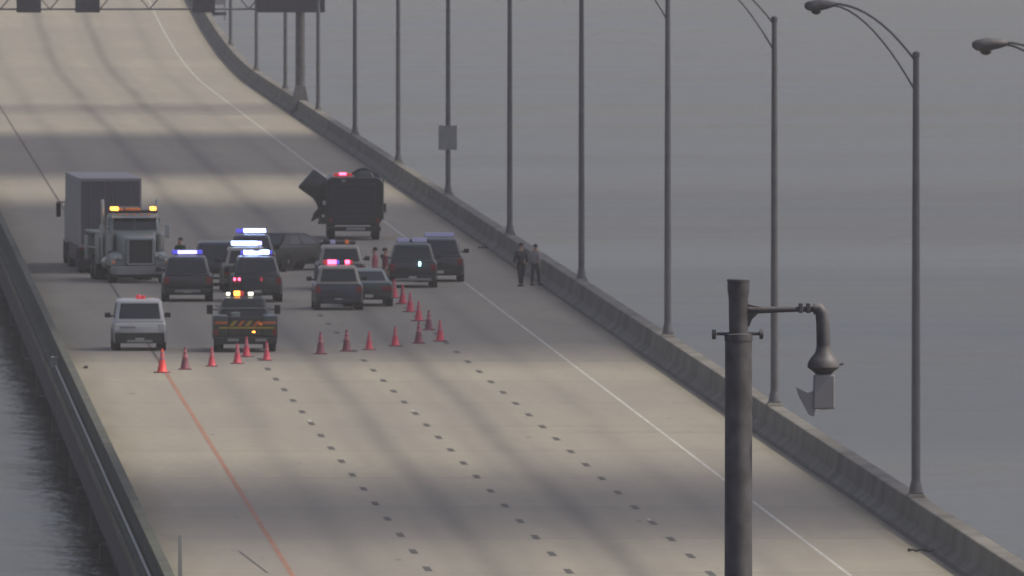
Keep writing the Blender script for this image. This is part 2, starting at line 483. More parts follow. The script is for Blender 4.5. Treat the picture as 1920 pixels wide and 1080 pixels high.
# ------------------------------------------------------------------ lamp posts
def lamp_post_proto():
    r = empty('lamp_post')
    part('pedestal', 'barrier', r, lambda b: hexa(b, (-.27, .27, -.45, .45, .004), (-.22, .22, -.35, .35, .10), .02))
    def basep(b):
        box(b, -.2, .2, -.2, .2, .10, .15, .01)
        lathe(b, [(.19, .15), (.17, .30), (.14, .45)], 16)
    part('base', 'galv', r, basep, 40)
    part('pole', 'galv', r, lambda b: lathe(b, [(.125, .42), (.12, 3), (.105, 8), (.085, 12.22), (.10, 12.23), (.10, 12.36), (.02, 12.40)], 16), 40)
    # ellipse-shaped two-member arm towards the road
    def arc(z0, h, x1, k):
        return [(-x1 * (1 - cos(t * pi / 2)) if k else -x1 * t, 0, z0 + h * sin(t * pi / 2)) for t in [i / 10 for i in range(11)]]
    top = [(-2.35 * t, 0, 12.1 + 1.62 * (1 - (1 - t) ** 2.0)) for t in [i / 10 for i in range(11)]]
    low = [(-2.35 * t, 0, 11.25 + 2.42 * (1 - (1 - t) ** 1.75)) for t in [i / 10 for i in range(11)]]
    part('upper_arm', 'galv', r, lambda b: path(b, top, .035), 40)
    part('lower_arm', 'galv', r, lambda b: path(b, low, .028), 40)
    def head(b):
        rings = []
        for x, hw, z0, z1 in ((-2.25, .06, 13.64, 13.76), (-2.42, .14, 13.58, 13.80), (-2.75, .20, 13.50, 13.83), (-3.0, .17, 13.52, 13.78), (-3.10, .07, 13.60, 13.72)):
            rings.append(rrect(-hw, hw, z0, z1, min(hw, (z1 - z0) / 2) * .9, lambda p, q, x=x: (x, p, q)))
        loft(b, rings)
    part('lamp_head', 'darksteel', r, head, 50)
    part('lens', 'glass', r, lambda b: lathe(b, [(.15, 13.51), (.12, 13.45), (.04, 13.41)], 14, c=(-2.78, 0, 0)), 40)
    return r
proto = lamp_post_proto()
PX = 31.26
lampY = [F * f for f in (.01269, .01479, .01692, .01898, .02105, .02315, .02532, .0274, .0295, .03155)]
while lampY[-1] < 2150: lampY.append(lampY[-1] + 81.5)
ords = ['nearest', 'second', 'third', 'fourth', 'fifth', 'sixth', 'seventh', 'eighth', 'ninth', 'tenth', 'eleventh', 'twelfth', 'thirteenth', 'fourteenth', 'fifteenth', 'sixteenth', 'seventeenth', 'eighteenth', 'nineteenth', 'twentieth', 'twenty-first']
lab = {0: 'street lamp of which only the head shows at the right edge',
       1: 'grey lamp post with a curved arm, rightmost post standing fully in view',
       2: 'grey lamp post rising behind the side arm of the near camera pole',
       3: 'grey lamp post standing just left of the near camera pole',
       4: 'grey lamp post on the parapet, second to the left of the near camera pole',
       5: 'grey lamp post on the parapet just behind the two people walking',
       6: 'grey lamp post with the small rectangular sign fixed on it',
       7: 'grey lamp post next beyond the one that carries a sign',
       8: 'grey lamp post second beyond the one that carries a sign',
       9: 'grey lamp post just to the right of the sign gantry column'}
for i, y in enumerate(lampY):
    o = proto if i == 0 else copy_tree(proto)
    o.location = (PX, y, .85 + rise(y))
    tag(o, lab.get(i, 'thin far lamp post, %s one beyond the gantry column' % (ords[i - 10] if i > 10 else 'first')), 'lamp post', 'lamp posts along the right parapet')

# small sign on the seventh post
y6 = lampY[6]
sg = empty('road_sign', (PX - .02, y6 - .16, 3.57), label='small rectangular sign seen from behind, fixed to a lamp post', cat='sign')
part('panel', 'signback', sg, lambda b: box(b, -.44, .44, -.02, 0, -.58, .58, .008))
part('bracket', 'galv', sg, lambda b: box(b, -.30, .30, .002, .07, .25, .31))
part('bracket', 'galv', sg, lambda b: box(b, -.30, .30, .002, .07, -.31, -.25))

# ------------------------------------------------------------------ sign gantry
GY = F / 30.7
gan = empty('sign_gantry', (0, GY, 0), label='overhead sign gantry crossing the whole road at the top of the view', cat='gantry')
def gcol(x):
    def f(b):
        lathe(b, [(.30, 1.55), (.28, 8.6)], 18, c=(x, 0, 0))
    part('column', 'darksteel', gan, f, 40)
    def g(b):
        hexa(b, (x - .62, x + .62, -.8, .8, .0), (x - .50, x + .50, -.6, .6, .9), .03)
        hexa(b, (x - .50, x + .50, -.5, .5, .902), (x - .30, x + .30, -.30, .30, 1.75), .03)
    part('footing', 'darksteel', gan, g)
gcol(31.9 - .72); gcol(8.6)
for zz, yy in ((6.42, -.5), (6.42, .5), (8.2, -.5), (8.2, .5)):
    part('truss_chord', 'galv', gan, lambda b: tube(b, (8.3, yy, zz), (32.6, yy, zz), .055, n=10), 40)
NB = 16
for i in range(NB):
    xa = 8.3 + 24.3 * i / NB; xb = 8.3 + 24.3 * (i + 1) / NB
    for yy in (-.5, .5):
        za, zb = (6.42, 8.2) if i % 2 else (8.2, 6.42)
        part('truss_brace', 'galv', gan, lambda b: tube(b, (xa, yy, za), (xb, yy, zb), .032, n=8), 40)
def gx(px): return (px + 395) / 30.7
for a, b_ in ((480, 608), (360, 402), (140, 186), (30, 76)):
    sp = empty('gantry_sign', (0, GY - .62, 0), label={480: 'wide dark sign panel hung on the gantry above the right parapet', 360: 'narrow dark sign panel on the gantry left of the wide one', 140: 'narrow dark sign panel on the gantry over the middle lanes', 30: 'narrow dark sign panel on the gantry, leftmost in view'}[a], cat='sign', group='sign panels on the gantry')
    x0, x1 = gx(a), gx(b_)
    part('panel', 'signdark', sp, lambda b: box(b, x0, x1, -.06, 0, 6.22, 9.2, .01))
    part('frame_rail', 'galv', sp, lambda b: box(b, x0, x1, .002, .06, 6.9, 7.0))
    part('frame_rail', 'galv', sp, lambda b: box(b, x0, x1, .002, .06, 8.3, 8.4))
# small frame-like sign standing outside the far parapet
fy = 1560
fs = empty('roadside_sign', (32.2, fy, rise(fy) + .4), label='small pale roadside sign with a dark foot beyond the far parapet', cat='sign')
part('post', 'galv', fs, lambda b: box(b, -.45, -.38, -.04, .04, -.3, 2.6))
part('post', 'galv', fs, lambda b: box(b, .38, .45, -.04, .04, -.3, 2.6))
part('panel', 'signback', fs, lambda b: box(b, -.5, .5, -.07, -.042, .9, 2.4))
part('foot_rail', 'signdark', fs, lambda b: box(b, -.55, .55, -.12, -.075, .1, .35))

# ------------------------------------------------------------------ near camera pole
NYP = F / 186.0
cp = empty('camera_pole', (9.57, NYP, 0), label='thick dark near pole with a side arm and a hanging traffic camera', cat='camera pole')
K = 1 / 186.0
zt = HC - 958 * K
def zz_(py): return HC - (py + 433) * K
def xx_(px): return (px - 1387) * K
part('pole', 'darksteel', cp, lambda b: lathe(b, [(.175, .86), (.15, 8), (.136, zz_(632))], 24), 40)
part('base_plate', 'darksteel', cp, lambda b: box(b, -.2, .2, -.2, .2, .852, .90, .01))
part('collar', 'darksteel', cp, lambda b: lathe(b, [(.142, zz_(640)), (.142, zz_(628)), (.10, zz_(626))], 24), 40)
part('neck', 'darksteel', cp, lambda b: lathe(b, [(.095, zz_(627)), (.10, zz_(560)), (.112, zz_(545)), (.112, zz_(529))], 20), 40)
part('cap', 'galv', cp, lambda b: lathe(b, [(.116, zz_(529)), (.118, zz_(525)), (.10, zz_(523))], 20), 40)
part('latch_bar', 'darksteel', cp, lambda b: tube(b, (xx_(1346), 0, zz_(627)), (xx_(1426), 0, zz_(627)), .016), 40)
for px in (1341, 1430):
    part('latch_knob', 'darksteel', cp, lambda b: lathe(b, [(.02, xx_(px) - .022), (.05, xx_(px) - .018), (.05, xx_(px) + .018), (.02, xx_(px) + .022)], 14, 'x', (0, 0, zz_(628))), 40)
def gusset(b):
    y = .03
    for s in (-1,):
        o = [(xx_(1400), zz_(570)), (xx_(1425), zz_(576)), (xx_(1425), zz_(588)), (xx_(1412), zz_(600)), (xx_(1408), zz_(612)), (xx_(1398), zz_(618))]
        loft(b, [[(p, -.03, q) for p, q in o], [(p, .03, q) for p, q in o]])
part('gusset', 'darksteel', cp, gusset)
part('arm', 'darksteel', cp, lambda b: path(b, [(xx_(1405), 0, zz_(582)), (xx_(1440), 0, zz_(582)), (xx_(1500), 0, zz_(581)), (xx_(1535), 0, zz_(581))], [.045, .035, .026, .03], 12), 40)
def clampf(px): return lambda b: box(b, xx_(px) - .022, xx_(px) + .022, -.045, .045, zz_(588), zz_(569), .008)
part('clamp', 'darksteel', cp, clampf(1504)); part('clamp', 'darksteel', cp, clampf(1518))
part('elbow', 'darksteel', cp, lambda b: path(b, [(xx_(1528), 0, zz_(580)), (xx_(1538), 0, zz_(580)), (xx_(1544), 0, zz_(590)), (xx_(1546), 0, zz_(610)), (xx_(1547), 0, zz_(655))], [.058, .066, .068, .070, .072], 14), 50)
cv = tag(part('traffic_camera', 'darksteel', None, lambda b: lathe(b, [(.07, .22), (.085, .15), (.135, .09), (.16, .045), (.165, .0), (.11, -.04), (.08, -.07)], 20), 40), 'hanging traffic camera with bell-shaped cover under the arm of the near pole', 'traffic camera')
cv.location = (9.57 + xx_(1547), NYP, zz_(688) - .01)
cv2 = part('mount_hook', 'darksteel', cv, lambda b: tube(b, (.13, 0, .02), (.20, 0, .035), .012))
part('housing', 'signback', cv, lambda b: hexa(b, (-.11, .11, -.10, .10, -.42), (-.10, .11, -.10, .10, -.075), .015))
def flap(b):
    loft(b, [[(-.115, y, -.24), (-.16, y, -.26), (-.28, y, -.20), (-.25, y, -.29), (-.15, y, -.48), (-.10, y, -.50), (-.085, y, -.42)] for y in (-.08, .05)])
part('sun_shield', 'signback', cv, flap)
part('lens', 'glass', cv, lambda b: lathe(b, [(.06, -.405), (.055, -.425), (.02, -.432)], 14), 40)

# ------------------------------------------------------------------ vehicles
def wheel_parts(root, x, y, r=.36, w=.24, side=1):
    t = part('wheel', 'tyre', root, lambda b: lathe(b, [(r * .55, -w / 2), (r * .93, -w / 2), (r, -w / 2 + .03), (r, w / 2 - .03), (r * .93, w / 2), (r * .55, w / 2)], 22, 'x'), 40)
    t.location = (x, y, r)
    rm = part('rim', 'rim', t, lambda b: lathe(b, [(r * .56, side * (w / 2 - .03)), (r * .5, side * (w / 2 - .05)), (r * .2, side * (w / 2 + .0)), (r * .08, side * (w / 2 + .01))], 16, 'x'), 40)
    return t
KIND = dict(
 suv=dict(L=5.0, W=2.0, H=1.80, belt=1.10, base=(-2.42, 1.25, .91), top=(-2.16, .35, .74), hood=.98, wb=(-1.5, 1.5), rear='suv'),
 sedan=dict(L=5.0, W=1.92, H=1.46, belt=.98, base=(-1.80, 1.30, .84), top=(-1.15, .35, .64), hood=.86, wb=(-1.45, 1.5), rear='sedan'),
 van=dict(L=4.7, W=1.92, H=1.86, belt=1.10, base=(-2.28, 1.7, .91), top=(-2.10, .75, .80), hood=1.0, wb=(-1.35, 1.45), rear='suv'))
def lightbar(root, z, y, hw=.62, segs=None, name='light_bar'):
    lb = part(name, 'black', root, lambda b: box(b, -hw, hw, -.14, .14, 0, .13, .03), 40)
    lb.location = (0, y, z)
    for (x0, x1, z0, z1, m_) in segs or []:
        part('lamp', m_, lb, lambda b: box(b, x0, x1, -.155, .155, z0, z1, .012))
    return lb
def car(kind, loc, rz, label, cat, body='dark_paint', cabin=None, name='parked_suv', bar=None, tail='tail', group=None, rear_bumper=None, plate='plate', barz=None, extras=None, scale=1.0):
    k = KIND[kind]; L, W, H, belt, hood = k['L'], k['W'], k['H'], k['belt'], k['hood']
    r = empty(name, loc, rz, label=label, cat=cat, group=group)
    if scale != 1.0: r.scale = (scale,) * 3
    hw = W / 2; y0, y1 = -L / 2, L / 2; rb = belt
    st = [(y0, hw * .84, .46, rb - .22, .08), (y0 + .05, hw * .93, .36, rb - .06, .10), (y0 + .25, hw * .98, .27, rb, .10),
          (y0 + .9, hw, .25, rb, .10), (0.0, hw, .24, rb, .10), (1.2, hw * .99, .25, rb, .10), (1.45, hw * .985, .25, hood + .09, .10),
          (y1 - .45, hw * .95, .27, hood, .10), (y1 - .1, hw * .88, .32, hood - .10, .12), (y1, hw * .76, .40, hood - .22, .10)]
    part('body', body, r, lambda b: loft(b, [rrect(-a, a, z0, z1, rr, lambda p, q, y=y: (p, y, q)) for y, a, z0, z1, rr in st]), 35)
    (b0, b1, bw), (t0, t1, tw) = k['base'], k['top']
    cab = cabin or body
    def green(b):
        rings = []
        for z, ya, yb, w, rr in ((belt - .03, b0, b1, bw, .08), (H - .07, t0, t1, tw, .12), (H - .02, t0 + .10, t1 - .12, tw - .07, .12), (H, t0 + .28, t1 - .30, tw - .25, .12)):
            rings.append(rrect(-w, w, ya, yb, rr, lambda p, q, z=z: (p, q, z)))
        loft(b, rings)
    part('cabin', cab, r, green, 35)
    zb, ztp = belt - .03, H - .07
    def P(u, v_, end):   # end -1 rear, +1 front ; u in -1..1, v 0..1
        ya = b0 + (t0 - b0) * v_ if end < 0 else b1 + (t1 - b1) * v_
        w = bw + (tw - bw) * v_
        return Vector((u * w, ya + end * .008, zb + (ztp - zb) * v_))
    def G(end, v0=.14, v1=.90, um=.84):
        return lambda b: quadpanel(b, P(-um, v0, end), P(um, v0, end), P(um, v1, end), P(-um, v1, end), .010)
    part('rear_window', 'glass', r, G(-1)); part('windscreen', 'glass', r, G(1))
    for s in (-1, 1):
        def Q(t, v_):
            ya = b0 + (t0 - b0) * v_; yb = b1 + (t1 - b1) * v_; w = bw + (tw - bw) * v_
            return Vector((s * (w + .004), ya + (yb - ya) * t, zb + (ztp - zb) * v_))
        cuts = ((.07, .27), (.30, .57), (.60, .90)) if kind != 'sedan' else ((.16, .46), (.50, .86))
        for c0, c1 in cuts:
            part('side_window', 'glass', r, lambda b: quadpanel(b, Q(c0, .16), Q(c1, .16), Q(c1 if c1 < .85 else c1 - .01, .88), Q(c0, .88), .008))
        # mirrors
        def mir(b):
            box(b, s * (hw + .02) if s > 0 else -(hw + .24), s * (hw + .24) if s > 0 else -(hw + .02), b1 - .52, b1 - .36, belt + .02, belt + .20, .03)
            box(b, min(s * (bw - .03), s * (hw + .04)), max(s * (bw - .03), s * (hw + .04)), b1 - .46, b1 - .40, belt + .04, belt + .10)
        part('mirror', 'black', r, mir)
        # tail lamps and headlamps
        if k['rear'] == 'suv':
            tl = lambda b: box(b, min(s * hw * .72, s * hw * .945), max(s * hw * .72, s * hw * .945), y0 - .012, y0 + .30, .70, .98, .02)
        else:
            tl = lambda b: box(b, min(s * hw * .50, s * hw * .93), max(s * hw * .50, s * hw * .93), y0 - .012, y0 + .25, .62, .80, .02)
        part('tail_lamp', tail, r, tl)
        part('headlamp', 'headlamp', r, lambda b: box(b, min(s * hw * .45, s * hw * .88), max(s * hw * .45, s * hw * .88), y1 - .30, y1 - .01, hood - .32, hood - .14, .02))
    zl = .46
    part('rear_bumper', rear_bumper or 'black', r, lambda b: box(b, -hw * .90, hw * .90, y0 - .07, y0 + .2, .30, .52, .04), 40)
    part('number_plate', plate, r, lambda b: box(b, -.16, .16, y0 - .09, y0 - .072, .36, .48))
    part('front_bumper', body, r, lambda b: box(b, -hw * .82, hw * .82, y1 - .15, y1 + .05, .30, .50, .04), 40)
    for yy in k['wb']:
        for s in (-1, 1):
            part('wheel_arch', 'black', r, lambda b: lathe(b, [(.42, s * (hw - .28)), (.42, s * (hw + .006)), (.40, s * (hw + .010))], 20, 'x', (0, yy, .37)), 40)
            wheel_parts(r, s * (hw - .115), yy, .36, .25, s)
    if bar: lightbar(r, barz or H + .02, (t0 + t1) / 2 - .05, .62, bar)
    if extras: extras(r)
    return r

def place(px0, px1, row, width=None, L=5.0):
    """ground centre of a vehicle whose rear spans px0..px1 with wheels touching at row"""
    p = at((px0 + px1) / 2, row); return Vector((p.x, p.y + L / 2, 0))
def seg(a, b_, m_, z0=.02, z1=.12): return (a, b_, z0, z1 + .06, m_)

# white van with a red beacon
def van_extra(r):
    b = part('beacon', 'red_dim', r, lambda b: lathe(b, [(.10, 0), (.10, .10), (.06, .15)], 14), 40); b.location = (-.02, -1.2, 1.86)
    b = part('beacon', 'red_dim', r, lambda b: lathe(b, [(.08, 0), (.08, .09), (.05, .12)], 14), 40); b.location = (.16, -1.2, 1.86)
    part('lower_cladding', 'black', r, lambda b: box(b, -.90, .90, -2.44, -2.36, .28, .66, .03))
    part('step_pad', 'bumper', r, lambda b: box(b, -.46, .46, -2.47, -2.441, .31, .40, .01))
    part('badge_strip', 'signback', r, lambda b: box(b, -.72, -.15, -2.375, -2.30, .83, .90, .01))
car('van', place(212, 311, 658, L=4.7), rad(0.2), 'white van with dark rear bumper and red beacon, parked beside the left edge line', 'van', 'wpaint', name='white_van', tail='wpaint', extras=van_extra)

# black vehicle with violet light bar, right of the wrecker
def plate_strip(w=.5, z=.38, m_='bumper'):
    return lambda r: part('bumper_step', m_, r, lambda b: box(b, -w, w, -2.59, -2.571, z, z + .10, .01))
car('suv', place(305, 401, 566), rad(-.6), 'black police vehicle with a violet light bar, right beside the pale tow truck', 'police car', 'dark_paint', bar=[seg(-.38, .38, 'violet', .03, .10), seg(-.6, -.40, 'blue_lens_halo'), seg(.40, .6, 'blue_lens_halo')], name='police_suv', rear_bumper='black', extras=plate_strip(.5), barz=1.84)
# stack of three with blue-white bars
def reds(r):
    for x, w in ((-.90, .045), (-.72, .045)):
        part('brake_lamp', 'red_lit', r, lambda b: box(b, x - w, x + w, -2.53, -2.49, .86, .97, .01))
    part('brake_lamp', 'tail_lit', r, lambda b: box(b, .12, .20, -2.53, -2.49, .84, .98, .01))
    part('tailgate_panel', 'navy_paint', r, lambda b: box(b, -.60, .02, -2.515, -2.49, .60, 1.02, .01))
car('suv', place(427, 537, 567), rad(.3), 'dark police vehicle with blue-white light bar, directly behind the striped service truck', 'police car', 'green_paint', 'dark_paint', bar=[seg(-.5, -.12, 'bluewhite', .03, .12), seg(-.12, .14, 'bluewhite', .03, .08), seg(.14, .5, 'bluewhite', .04, .13), seg(-.62, -.52, 'blue_lens_halo'), seg(.52, .62, 'blue_lens_halo')], name='police_suv', barz=1.84, extras=reds)  # blue end segments are painted halo around the blue-white lamps
car('suv', place(412, 514, 548), rad(.3), 'tan-roofed police vehicle whose long blue-white light bar is the middle of three', 'police car', 'green_paint', 'tan_paint', bar=[seg(-.60, .45, 'bluewhite', .03, .12), seg(.45, .62, 'violet')], name='police_suv', barz=1.84)
car('suv', place(424, 520, 522), rad(.3), 'dark police vehicle with the highest and farthest blue-white light bar', 'police car', 'dark_paint', 'navy_paint', bar=[seg(-.30, .60, 'bluewhite', .03, .12), seg(-.62, -.32, 'blue_lens_halo')], name='police_suv', barz=1.84)
car('suv', place(362, 452, 536), rad(0), 'dark unlit vehicle mostly hidden between the violet-lit and the blue-lit police vehicles', 'car', 'dark_paint', 'navy_paint', name='parked_suv')
# dark car turned across the lane right of the blue lights
car('sedan', (at(545, 506).x, at(545, 506).y, 0), rad(-38), 'dark car turned across the lane, its nose dropping to the right of the blue-lit vehicles', 'car', 'black', 'black', name='parked_car', scale=1.08)
# right hand group
car('suv', place(592, 688, 544), rad(-.4), 'tan-roofed vehicle directly behind the police car with red lights', 'police car', 'green_paint', 'tan_paint', name='police_suv', bar=[seg(-.4, -.2, 'violet_dim'), seg(.2, .35, 'amber_dim')])
car('sedan', place(645, 737, 575), rad(.4), 'silver-roofed dark sedan right of the red-lit police car', 'car', 'green_paint', 'silver_paint', name='parked_car')
def shot(r):
    part('step_pad', 'navy_paint', r, lambda b: box(b, -.62, .62, -2.60, -2.572, .32, .44, .01))
car('suv', place(585, 686, 582), rad(-.2), 'dark tan-roofed police car with red lights on its roof bar', 'police car', 'navy_paint', 'tan_paint', name='police_suv', bar=[seg(-.42, -.06, 'red_lit', .02, .13), seg(.30, .48, 'red_lit', .03, .12), seg(-.05, .06, 'blue_lens_halo'), seg(-.6, -.44, 'red_dim'), seg(.49, .6, 'red_dim')], scale=.96, extras=shot)
def cyan(r):
    part('spot_lamp', 'cyan_lit', r, lambda b: lathe(b, [(.09, 0), (.09, .05), (.04, .07)], 12, 'x'), 40).location = (.25, -2.47, .98)
    part('step_pad', 'bumper', r, lambda b: box(b, -.75, .75, -2.60, -2.572, .30, .40, .01))
car('suv', place(722, 828, 540), rad(-.5), 'dark police vehicle with a bright cyan lamp on its rear', 'police car', 'dark_paint', 'green_paint', name='police_suv', bar=[seg(-.6, -.1, 'violet_dim'), seg(0, .6, 'violet_dim')], extras=cyan)
car('suv', place(778, 876, 529), rad(-1.2), 'dark maroon-black utility vehicle, rightmost of the parked vehicles', 'car', 'dark_paint', 'dark_paint', name='parked_suv', bar=[seg(-.6, .6, 'violet_dim')])

# ---- striped service pickup with amber lights
def service_truck(loc):
    r = empty('service_truck', loc, rad(-.3), label='dark service pickup with orange rear stripes and amber lights behind the cones', cat='pickup truck')
    part('chassis', 'black', r, lambda b: box(b, -.95, .95, -2.7, 2.6, .42, .66, .03))
    part('tool_body', 'green_paint', r, lambda b: (box(b, -1.17, -.62, -2.75, .1, .45, 1.32, .05), box(b, .62, 1.17, -2.75, .1, .45, 1.32, .05), box(b, -.615, .615, -2.6, .1, .67, .85)), 35)
    part('tailgate', 'dark_paint', r, lambda b: box(b, -.60, .60, -2.72, -2.64, .62, 1.28, .02))
    for i, x in enumerate((-.42, -.14, .14, .42)):
        part('chevron', 'chev' if i % 2 else 'chevy', r, lambda b: quadpanel(b, (x - .16, -2.735, .95), (x - .02, -2.735, .95), (x + .14, -2.735, 1.14), (x, -2.735, 1.14), .008))
    part('reflective_strip', 'chev', r, lambda b: box(b, -1.10, -.64, -2.775, -2.755, 1.02, 1.12))
    part('reflective_strip', 'chev', r, lambda b: box(b, .64, 1.10, -2.775, -2.755, 1.02, 1.12))
    part('reflective_strip', 'chevy', r, lambda b: box(b, -.95, 1.05, -2.795, -2.777, .86, .92))
    part('bumper', 'black', r, lambda b: box(b, -1.14, 1.14, -2.95, -2.76, .30, .56, .03))
    for x in (-.42, .58):
        part('bumper_lamp', 'bumper', r, lambda b: box(b, x - .22, x + .18, -2.98, -2.952, .40, .50, .01))
    part('work_lamp', 'amber_lit', r, lambda b: lathe(b, [(.055, 0), (.055, .04), (.02, .05)], 12), 40).location = (.30, -2.83, .72)
    part('warning_lamp', 'amber_dim', r, lambda b: box(b, .48, .62, -2.84, -2.80, .98, 1.08, .01))
    # cab
    (b0, b1, bw), (t0, t1, tw) = (-.05 + .2, 1.75, .90), (.25, 1.05, .74)
    part('cab_body', 'green_paint', r, lambda b: loft(b, [rrect(-a, a, z0, z1, .1, lambda p, q, y=y: (p, y, q)) for y, a, z0, z1 in ((.12, .98, .45, 1.22), (1.6, 1.0, .42, 1.22), (1.9, .98, .42, 1.18), (2.8, .95, .45, 1.10), (2.95, .80, .5, .95))]), 35)
    part('cabin', 'dark_paint', r, lambda b: loft(b, [rrect(-w, w, ya, yb, .08, lambda p, q, z=z: (p, q, z)) for z, ya, yb, w in ((1.2, b0, b1, bw), (1.86, t0, t1, tw), (1.93, t0 + .12, t1 - .12, tw - .1))]), 35)
    part('rear_window', 'glass', r, lambda b: quadpanel(b, (-.68, .165, 1.30), (.68, .165, 1.30), (.60, .222, 1.78), (-.60, .222, 1.78), .01))
    part('windscreen', 'glass', r, lambda b: quadpanel(b, (-.72, 1.69, 1.28), (.72, 1.69, 1.28), (.62, 1.14, 1.80), (-.62, 1.14, 1.80), .01))
    for s in (-1, 1):
        part('side_window', 'glass', r, lambda b: quadpanel(b, (s * .895, .35, 1.28), (s * .895, 1.45, 1.28), (s * .77, .98, 1.79), (s * .77, .42, 1.79), .01))
        part('mirror', 'black', r, lambda b: (box(b, min(s * 1.12, s * 1.34), max(s * 1.12, s * 1.34), 1.2, 1.28, 1.28, 1.62, .03), box(b, min(s * .9, s * 1.14), max(s * .9, s * 1.14), 1.22, 1.26, 1.42, 1.46)))
        part('tail_lamp', 'tail', r, lambda b: box(b, min(s * .98, s * 1.13), max(s * .98, s * 1.13), -2.775, -2.755, .62, .84, .005))
        for yy in (-1.55, 1.95): wheel_parts(r, s * (.98 if yy < 0 else .86), yy, .41, .28, s)
    part('head_rack', 'silver_paint', r, lambda b: (box(b, -.95, .95, -.02, .06, 1.50, 1.55), box(b, -.95, -.90, -.02, .06, 1.33, 1.50), box(b, .90, .95, -.02, .06, 1.33, 1.50)))
    part('load', 'silver_paint', r, lambda b: (box(b, -.50, -.18, -1.6, -1.2, .86, 1.42, .04),), label='pale box standing on the bed')
    lightbar(r, 1.95, .65, .66, [seg(-.36, -.14, 'amber_lit', .02, .12), seg(-.64, -.50, 'white_lit', .03, .07), seg(-.12, .0, 'red_dim'), seg(.16, .34, 'white_lit', .03, .08)])
    return r
p = at(461, 661); service_truck((p.x, p.y + 2.95, 0))

